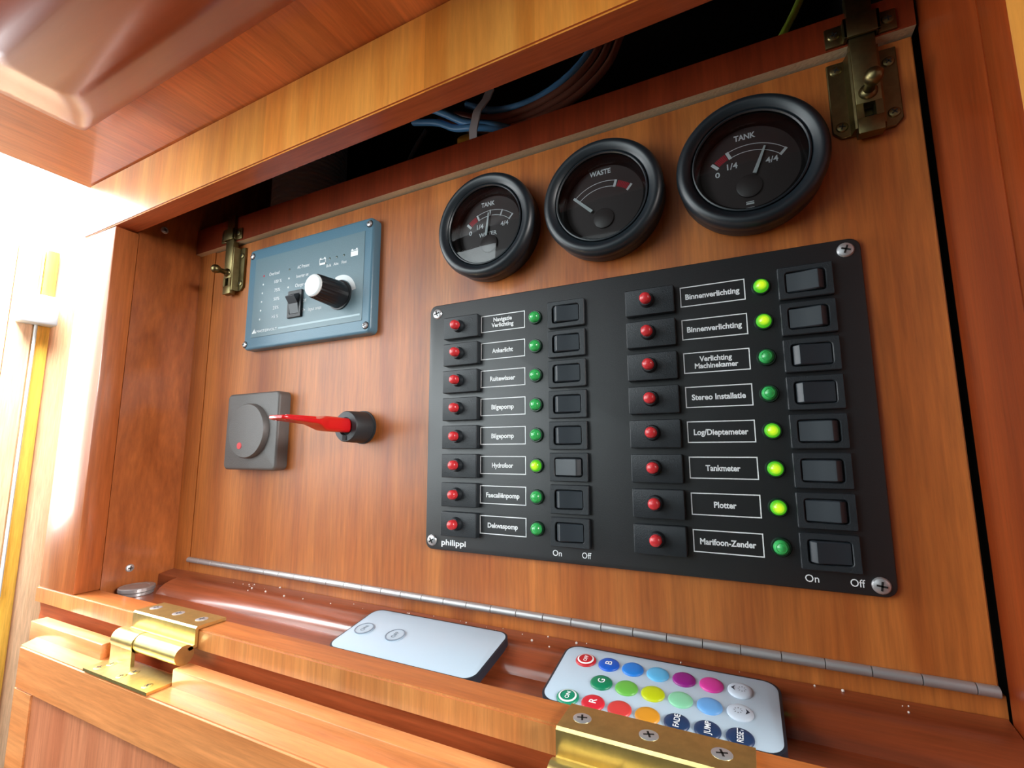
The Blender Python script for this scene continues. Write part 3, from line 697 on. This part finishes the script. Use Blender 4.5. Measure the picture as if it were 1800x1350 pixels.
# ------------------------------------------------------------------ remotes
def remote(ox, label, kind):
    rt = thing('remote_control', label, 'remote control', (ox, -0.0087, -0.1634), 'slim remote controls lying in the tray')
    rt.rotation_euler = (math.radians(10.813), 0, 0)
    w, d, h = 0.0798, 0.0357, 0.0046   # local x to the right, y into the wall, z up; origin at top back edge
    def slab(z0, z1, sh, r):
        bm = bmesh.new(); l = []
        for z, s in ((z0, 0.0006), (z0 + 0.0006, 0.0), (z1 - 0.0002, 0.0), (z1, 0.0003)):
            l.append([(x, y, z) for x, y in rrect(w / 2, -d / 2, w - 2 * (sh + s), d - 2 * (sh + s), r, 8)])
        bm_loft(bm, l); return bm
    obj('case', slab(-h, -0.0002, 0.0, 0.0058), M_rside, rt)
    obj('face', slab(-0.0008, 0.0, 0.0009, 0.0050), M_silver, rt)
    def flat_text(s, cx, cy, cap, width, m, par, up=True, bold=0.012):
        me = text_mesh(s, 0, 0, 0, cap, width, bold)
        # lettering reads along +y of the remote, its top to the left
        for v in me.vertices: v.co = (cx - v.co.z, cy + v.co.x, 0.00108 if kind == 'rgb' else 0.0005)
        me.flip_normals()
        obj('lettering', me, m, par)
    if kind == 'onoff':
        for cx, s in ((0.0087, 'ON'), (0.0278, 'OFF')):
            b = obj('button', lathe([(0.0047, 0), (0.0047, 0.0002), (0.0044, 0.0004), (0.0001, 0.0004)], 32, (cx, -0.0188, 0), axis=2, cap1=True), mat('pad', L(178, 196, 210), 0.4), rt)
            obj('button_ring', lathe([(0.0047, 0.0002), (0.0047, 0.00055), (0.0042, 0.00055), (0.0042, 0.0002)], 32, (cx, -0.0188, 0), axis=2), mat('pad_ring', L(120, 136, 152), 0.4), b)
            flat_text(s, cx, -0.0188, 0.0021, 0.0044, mat('pad_print', L(96, 110, 126), 0.5), b, bold=0.0)
    else:
        p, q = 0.0094, 0.01126; x0, y0 = 0.0105, -0.0095
        navy = L(34, 58, 96)
        rows = [[('OFF', L(196, 34, 44)), ('B', L(24, 92, 200)), ('', L(34, 124, 214)), ('', L(92, 178, 226)), ('', L(140, 30, 128)), ('', L(206, 58, 150)), ('up', L(196, 208, 222))],
                [None, ('G', L(14, 128, 88)), ('', L(104, 182, 74)), ('', L(190, 204, 22)), ('', L(134, 206, 166)), ('', L(104, 164, 224)), ('down', L(196, 208, 222))],
                [('ON', L(18, 136, 102)), ('R', L(206, 40, 56)), ('', L(208, 64, 62)), ('', L(216, 148, 42)), ('FADE', navy), ('JUMP', navy), ('RESET', navy)]]
        for j, row in enumerate(rows):
            for i, c in enumerate(row):
                if not c: continue
                cx, cy = x0 + i * p, y0 - j * q
                b = obj('button', lathe([(0.0041, 0), (0.0041, 0.0003), (0.0036, 0.0007), (0.0022, 0.0009), (0.0001, 0.0009)], 28, (cx, cy, 0), axis=2, cap1=True), mat('button_colour', c[1], 0.4), rt, angle=60)
                if c[0] in ('OFF', 'ON'):
                    obj('white_ring', lathe([(0.0033, 0.00080), (0.0027, 0.00100)], 28, (cx, cy, 0), axis=2), M_white, b)
                    flat_text(c[0], cx, cy, 0.0015, 0.0036, M_white, b, bold=0.02)
                elif c[0] in ('up', 'down'):
                    s = -1 if c[0] == 'up' else 1
                    bm = bmesh.new()
                    bm.faces.new([bm.verts.new(v) for v in ((cx + s * 0.0030, cy, 0.00095), (cx + s * 0.0016, cy + 0.0014, 0.00102), (cx + s * 0.0020, cy, 0.00102), (cx + s * 0.0016, cy - 0.0014, 0.00102))])
                    for k in range(8):
                        t = k * math.pi / 4; ct, sn = math.cos(t), math.sin(t); ux, uy = cx - s * 0.0006, cy
                        bm.faces.new([bm.verts.new((ux + rr * ct - ww * sn, uy + rr * sn + ww * ct, 0.00096)) for rr, ww in ((0.0009, 0.00012), (0.0009, -0.00012), (0.0014, -0.00012), (0.0014, 0.00012))])
                    bmesh.ops.recalc_face_normals(bm, faces=bm.faces)
                    obj('symbol', bm, mat('symbol_print', L(44, 52, 66), 0.5), b)
                elif c[0]:
                    flat_text(c[0], cx, cy, 0.0019 if len(c[0]) > 1 else 0.0026, 0.0058 if len(c[0]) > 1 else 0.0022, M_white, b)
    return rt
remote(-0.0258, 'plain pale silver remote with only two buttons, ON and OFF', 'onoff')
remote(0.0816, 'silver remote with rows of coloured round buttons', 'rgb')

# ------------------------------------------------------------------ small round magnet
dc = thing('steel_disc', 'small round steel disc lying in the left corner of the tray', 'disc', (-0.2150, -0.0285, -0.1745))
obj('lower_disc', lathe([(0.0092, 0.0), (0.0096, 0.0003), (0.0096, 0.0019), (0.0090, 0.0022)], 32, axis=2, cap0=True, cap1=True), M_nickel, dc)
obj('upper_disc', lathe([(0.0098, 0.0022), (0.0102, 0.0026), (0.0102, 0.0046), (0.0098, 0.0050), (0.0070, 0.0051), (0.0066, 0.0048)], 32, axis=2, cap0=True, cap1=True), M_nickel, dc)
for i, (z, lb) in enumerate(((0.0838, 'small screw high on the left side wall in the dark corner'), (-0.1594, 'small screw low on the left side wall above the steel disc'))):
    s = screw_head(None, XL, -0.0282, z, 0.0026, rot=0.5 + i, axis='+X'); tag(s, lb, 'screw')

# ------------------------------------------------------------------ fall-front flap (open, hanging down)
fl = thing('cabinet_flap', 'open cherry fall-front flap hanging down below the tray, stepped edge uppermost', 'cabinet door', (0, -0.07, -0.1913))
FO = (0, -0.07, -0.1913)
zt_, zs_ = -0.1835, -0.1913
def step_piece(xa, xb, xa2):
    bm = bmesh.new()
    bm_box(bm, xa, xb, -0.0695, -0.0615, zs_ - 0.004, zt_, bev=0.0006); return bm
obj('tongue', step_piece(-0.2455, -0.1620, 0), M_flap, fl, org=FO)
obj('tongue', step_piece(-0.0965, 0.0920, 0), M_flap, fl, org=FO)
obj('tongue', step_piece(0.1535, 0.60, 0), M_flap, fl, org=FO)
body = [(-0.2270, -0.0797), (-0.2350, -0.0695), (-0.2350, -0.0615), (0.60, -0.0615), (0.60, -0.0797)]
bm = bmesh.new(); bm_extrude(bm, body, 2, zs_ - 0.0225, zs_)
bmesh.ops.bevel(bm, geom=[e for e in bm.edges if abs(e.verts[0].co.y + .0797) < 1e-5 and abs(e.verts[1].co.y + .0797) < 1e-5], offset=0.0008, segments=2, affect='EDGES')
obj('top_rail', bm, M_flap, fl, org=FO)
bm = bmesh.new(); bm_extrude(bm, [(-0.2270, -0.0797), (-0.2350, -0.0695), (-0.2350, -0.0615), (-0.2068, -0.0615), (-0.2068, -0.0797)], 2, -0.42, zs_ - 0.0226)
obj('side_rail', bm, M_flap, fl, org=FO)
obj('flap_panel', box(-0.2068, 0.60, -0.0788, -0.0640, -0.42, zs_ - 0.0226), M_flapp, fl, org=FO)

# ------------------------------------------------------------------ brass flap hinges
def flap_hinge(x0, label, dy=0.0):
    bh = thing('flap_hinge', label, 'hinge', (x0, -0.058 + dy, -0.1695), 'brass hinges joining flap and bottom rail')
    w = 0.0570; xm = 0.0205
    def ext(pts, a, b_, bev=0.0003):
        bm = bmesh.new(); bm_extrude(bm, pts, 0, a, b_)
        return bm
    kc = (-0.0062, -0.0100); kr = 0.0046
    # upper leaf: on top of the rail, over the edge, down to the barrel
    up = [(0.0138, 0.0001), (0.0138, 0.0017), (-0.0010, 0.0017), (-0.0018, 0.0009), (-0.0018, -0.0066), (-0.0050, -0.0072), (-0.0040, -0.0088), (-0.0003, -0.0080), (-0.0003, 0.0001)]
    obj('upper_leaf', ext(up, 0, w), M_brass, bh)
    n = 18
    obj('barrel', lathe([(0.0001, xm), (kr, xm), (kr, w), (0.0001, w)], 26, (0, kc[0], kc[1]), axis=0), M_brass, bh)
    obj('barrel', lathe([(0.0001, 0.0), (kr + 0.0004, 0.0), (kr + 0.0004, xm - 0.0004), (0.0001, xm - 0.0004)], 26, (0, kc[0] - 0.0002, kc[1] - 0.0002), axis=0), M_brass, bh)
    # lower leaf: flat on the flap step with a riser to the barrel
    zl_ = -0.0218
    lo = [(-0.0217, zl_), (-0.0217, zl_ + 0.0014), (-0.0098, zl_ + 0.0014), (-0.0062, zl_ + 0.0014), (-0.0062, zl_)]
    obj('lower_leaf', ext(lo, -0.0008, w), M_brass, bh)
    obj('riser', box(0.0, xm - 0.0004, -0.0108, -0.0090, zl_ + 0.001, kc[1]), M_brass, bh)
    for x in (0.0062, 0.0275, 0.0482): screw_head(bh, x, 0.0064, 0.0017, 0.0030, M_steel, h=0.0003, rot=x * 300, axis='+Z')
    for x, y in ((0.0060, -0.0178), (0.0072, -0.0128), (0.0272, -0.0178), (0.0285, -0.0128), (0.0500, -0.0178)): screw_head(bh, x, y, zl_ + 0.0014, 0.0024, M_brass, h=0.0003, rot=x * 300, axis='+Z')
flap_hinge(-0.1540, 'polished brass hinge at the left end of the flap')
flap_hinge(0.0958,  'worn brass hinge at bottom right in front of the coloured-button remote', -0.0022)

# ------------------------------------------------------------------ cables, tie and hose in the cavity
cab = [
 ('blue_cable', M_cb, 0.0023, [(-0.030, .020, .153), (-0.010, .022, .1405), (0.006, .024, .130), (0.024, .026, .1235), (0.034, .030, .120), (0.046, .036, .116)], 'bright blue cable crossing under the cable tie from left to lower right'),
 ('blue_cable', M_cb, 0.0021, [(-0.040, .028, .148), (-0.018, .026, .139), (-0.004, .026, .1305), (0.012, .024, .1245), (0.030, .028, .120), (0.042, .032, .112)], 'darker blue cable lowest in the bundle at its left end'),
 ('blue_cable', M_cb, 0.0021, [(0.000, .034, .152), (0.018, .033, .141), (0.036, .031, .1350), (0.056, .029, .1340), (0.074, .028, .1395), (0.087, .028, .150), (0.094, .028, .165)], 'blue cable curving up to the right on top of the bundle'),
 ('brown_cable', M_cbr, 0.0021, [(-0.010, .036, .150), (0.012, .034, .138), (0.034, .031, .1305), (0.056, .029, .1300), (0.076, .028, .1350), (0.090, .028, .146), (0.098, .028, .162)], 'brown cable just below the blue one curving up right'),
 ('brown_cable', M_cbr, 0.0021, [(-0.016, .036, .149), (0.008, .035, .136), (0.032, .032, .1268), (0.056, .030, .1258), (0.078, .029, .1310), (0.094, .029, .143), (0.102, .029, .160)], 'brown cable in the middle of the bundle'),
 ('brown_cable', M_cbr, 0.0021, [(-0.024, .036, .149), (0.004, .035, .133), (0.030, .032, .1228), (0.056, .030, .1215), (0.080, .030, .1270), (0.098, .030, .140), (0.107, .030, .158)], 'lowest brown cable of the bundle, nearest the wood strip'),
 ('black_cable', M_ck, 0.0016, [(-0.030, .030, .140), (-0.040, .030, .128), (-0.048, .030, .112), (-0.050, .030, .096)], 'thin dark cable dropping behind the strip left of the bundle'),
 ('green_yellow_cable', M_cg, 0.0016, [(0.199, .026, .148), (0.192, .026, .132), (0.186, .026, .121), (0.178, .026, .108)], 'yellow-green wire hanging at top right near the bolt'),
]
CAMP = Vector((0.156, -0.215, -0.080))
def near(p): return CAMP + (Vector(p) - CAMP) * 0.92   # hang the loom just behind the strip
for n, m, r_, p, lb in cab:
    tag(obj(n, tube(spline([near(q) for q in p]), r_), m, angle=60), lb, 'cable', 'cables in the cavity behind the strip')
bm = bmesh.new()
for a, b_ in (((0.0215, .0225, .1405), (0.0150, .0175, .1175)),):
    A, B = near(a), near(b_); d = Vector((1, 0, -0.25)).normalized() * 0.0026; n_ = Vector((0, -0.0009, 0.0002))
    mid_ = (A + B) / 2 + Vector((0, -0.003, 0))
    bm_loft(bm, [[tuple(p + d), tuple(p - d), tuple(p - d - n_), tuple(p + d - n_)] for p in (A + Vector((.002, .001, .006)), A, mid_, B, B + Vector((-.001, .002, -.004)))])
tag(obj('cable_tie', bm, M_tie), 'pale grey cable tie strapped round the cable bundle', 'cable tie')
bm = bmesh.new()
bm_loft(bm, [[(x, y, z) for x, z in rrect(cx, cz, w_, h_, 0.001, 3)] for y, cx, cz, w_, h_ in ((0.016, 0.0125, 0.1120, 0.013, 0.006), (0.012, 0.0135, 0.1080, 0.0125, 0.006), (0.009, 0.0155, 0.1042, 0.006, 0.004))])
tag(obj('yellow_sleeve', bm, M_cy), 'small yellow sleeve peeping out under the blue cables', 'sleeve')
prof = []
zz = 0.06
while zz < 0.19:
    prof += [(0.0285, zz), (0.0285, zz + 0.0016), (0.0264, zz + 0.0022), (0.0264, zz + 0.0032)]; zz += 0.0038
tag(obj('corrugated_hose', lathe(prof, 48, (-0.1615, 0.0450, 0.0), axis=2, cap0=True, cap1=True), M_hose, angle=20), 'fat grey corrugated hose standing in the dark cavity at left', 'hose')

# ------------------------------------------------------------------ white box and rod on the far boards, dust
wbox = thing('white_box', 'white box with a thin white rod on the pale boards at far left', 'fitting', (WX, 0.058, 0.10))
obj('box_body', box(WX + 0.003, WX + 0.022, 0.038, 0.0765, 0.088, 0.128, bev=0.003), M_whitep, wbox, org=(WX, 0.058, 0.10))
obj('rod', tube([(WX + 0.009, 0.0585, 0.088), (WX + 0.009, 0.0585, -0.26)], 0.0018), M_whitep, wbox, org=(WX, 0.058, 0.10))
bm = bmesh.new()
for k in range(46):
    x = random.uniform(-0.16, 0.215); y = -0.0006 - abs(random.gauss(0, 0.006)); 
    if -0.03 < x < 0.058 or 0.078 < x < 0.165: y = -0.0004 - random.random() * 0.005
    y = max(y, -0.018)
    z = -0.1656 + y * 0.17 - (0.0012 if y < -0.011 else 0) - (0.0008 if y < -0.015 else 0); s = random.choice((0.0002, 0.00028, 0.0004, 0.0006))
    q = bmesh.ops.create_icosphere(bm, subdivisions=1, radius=s)
    bmesh.ops.translate(bm, verts=q['verts'], vec=(x, y, z + s * 0.6))
tag(obj('dust_crumbs', bm, M_dust), 'pale dust crumbs scattered on the wooden ledge below the hinge', 'dust', kind='stuff')
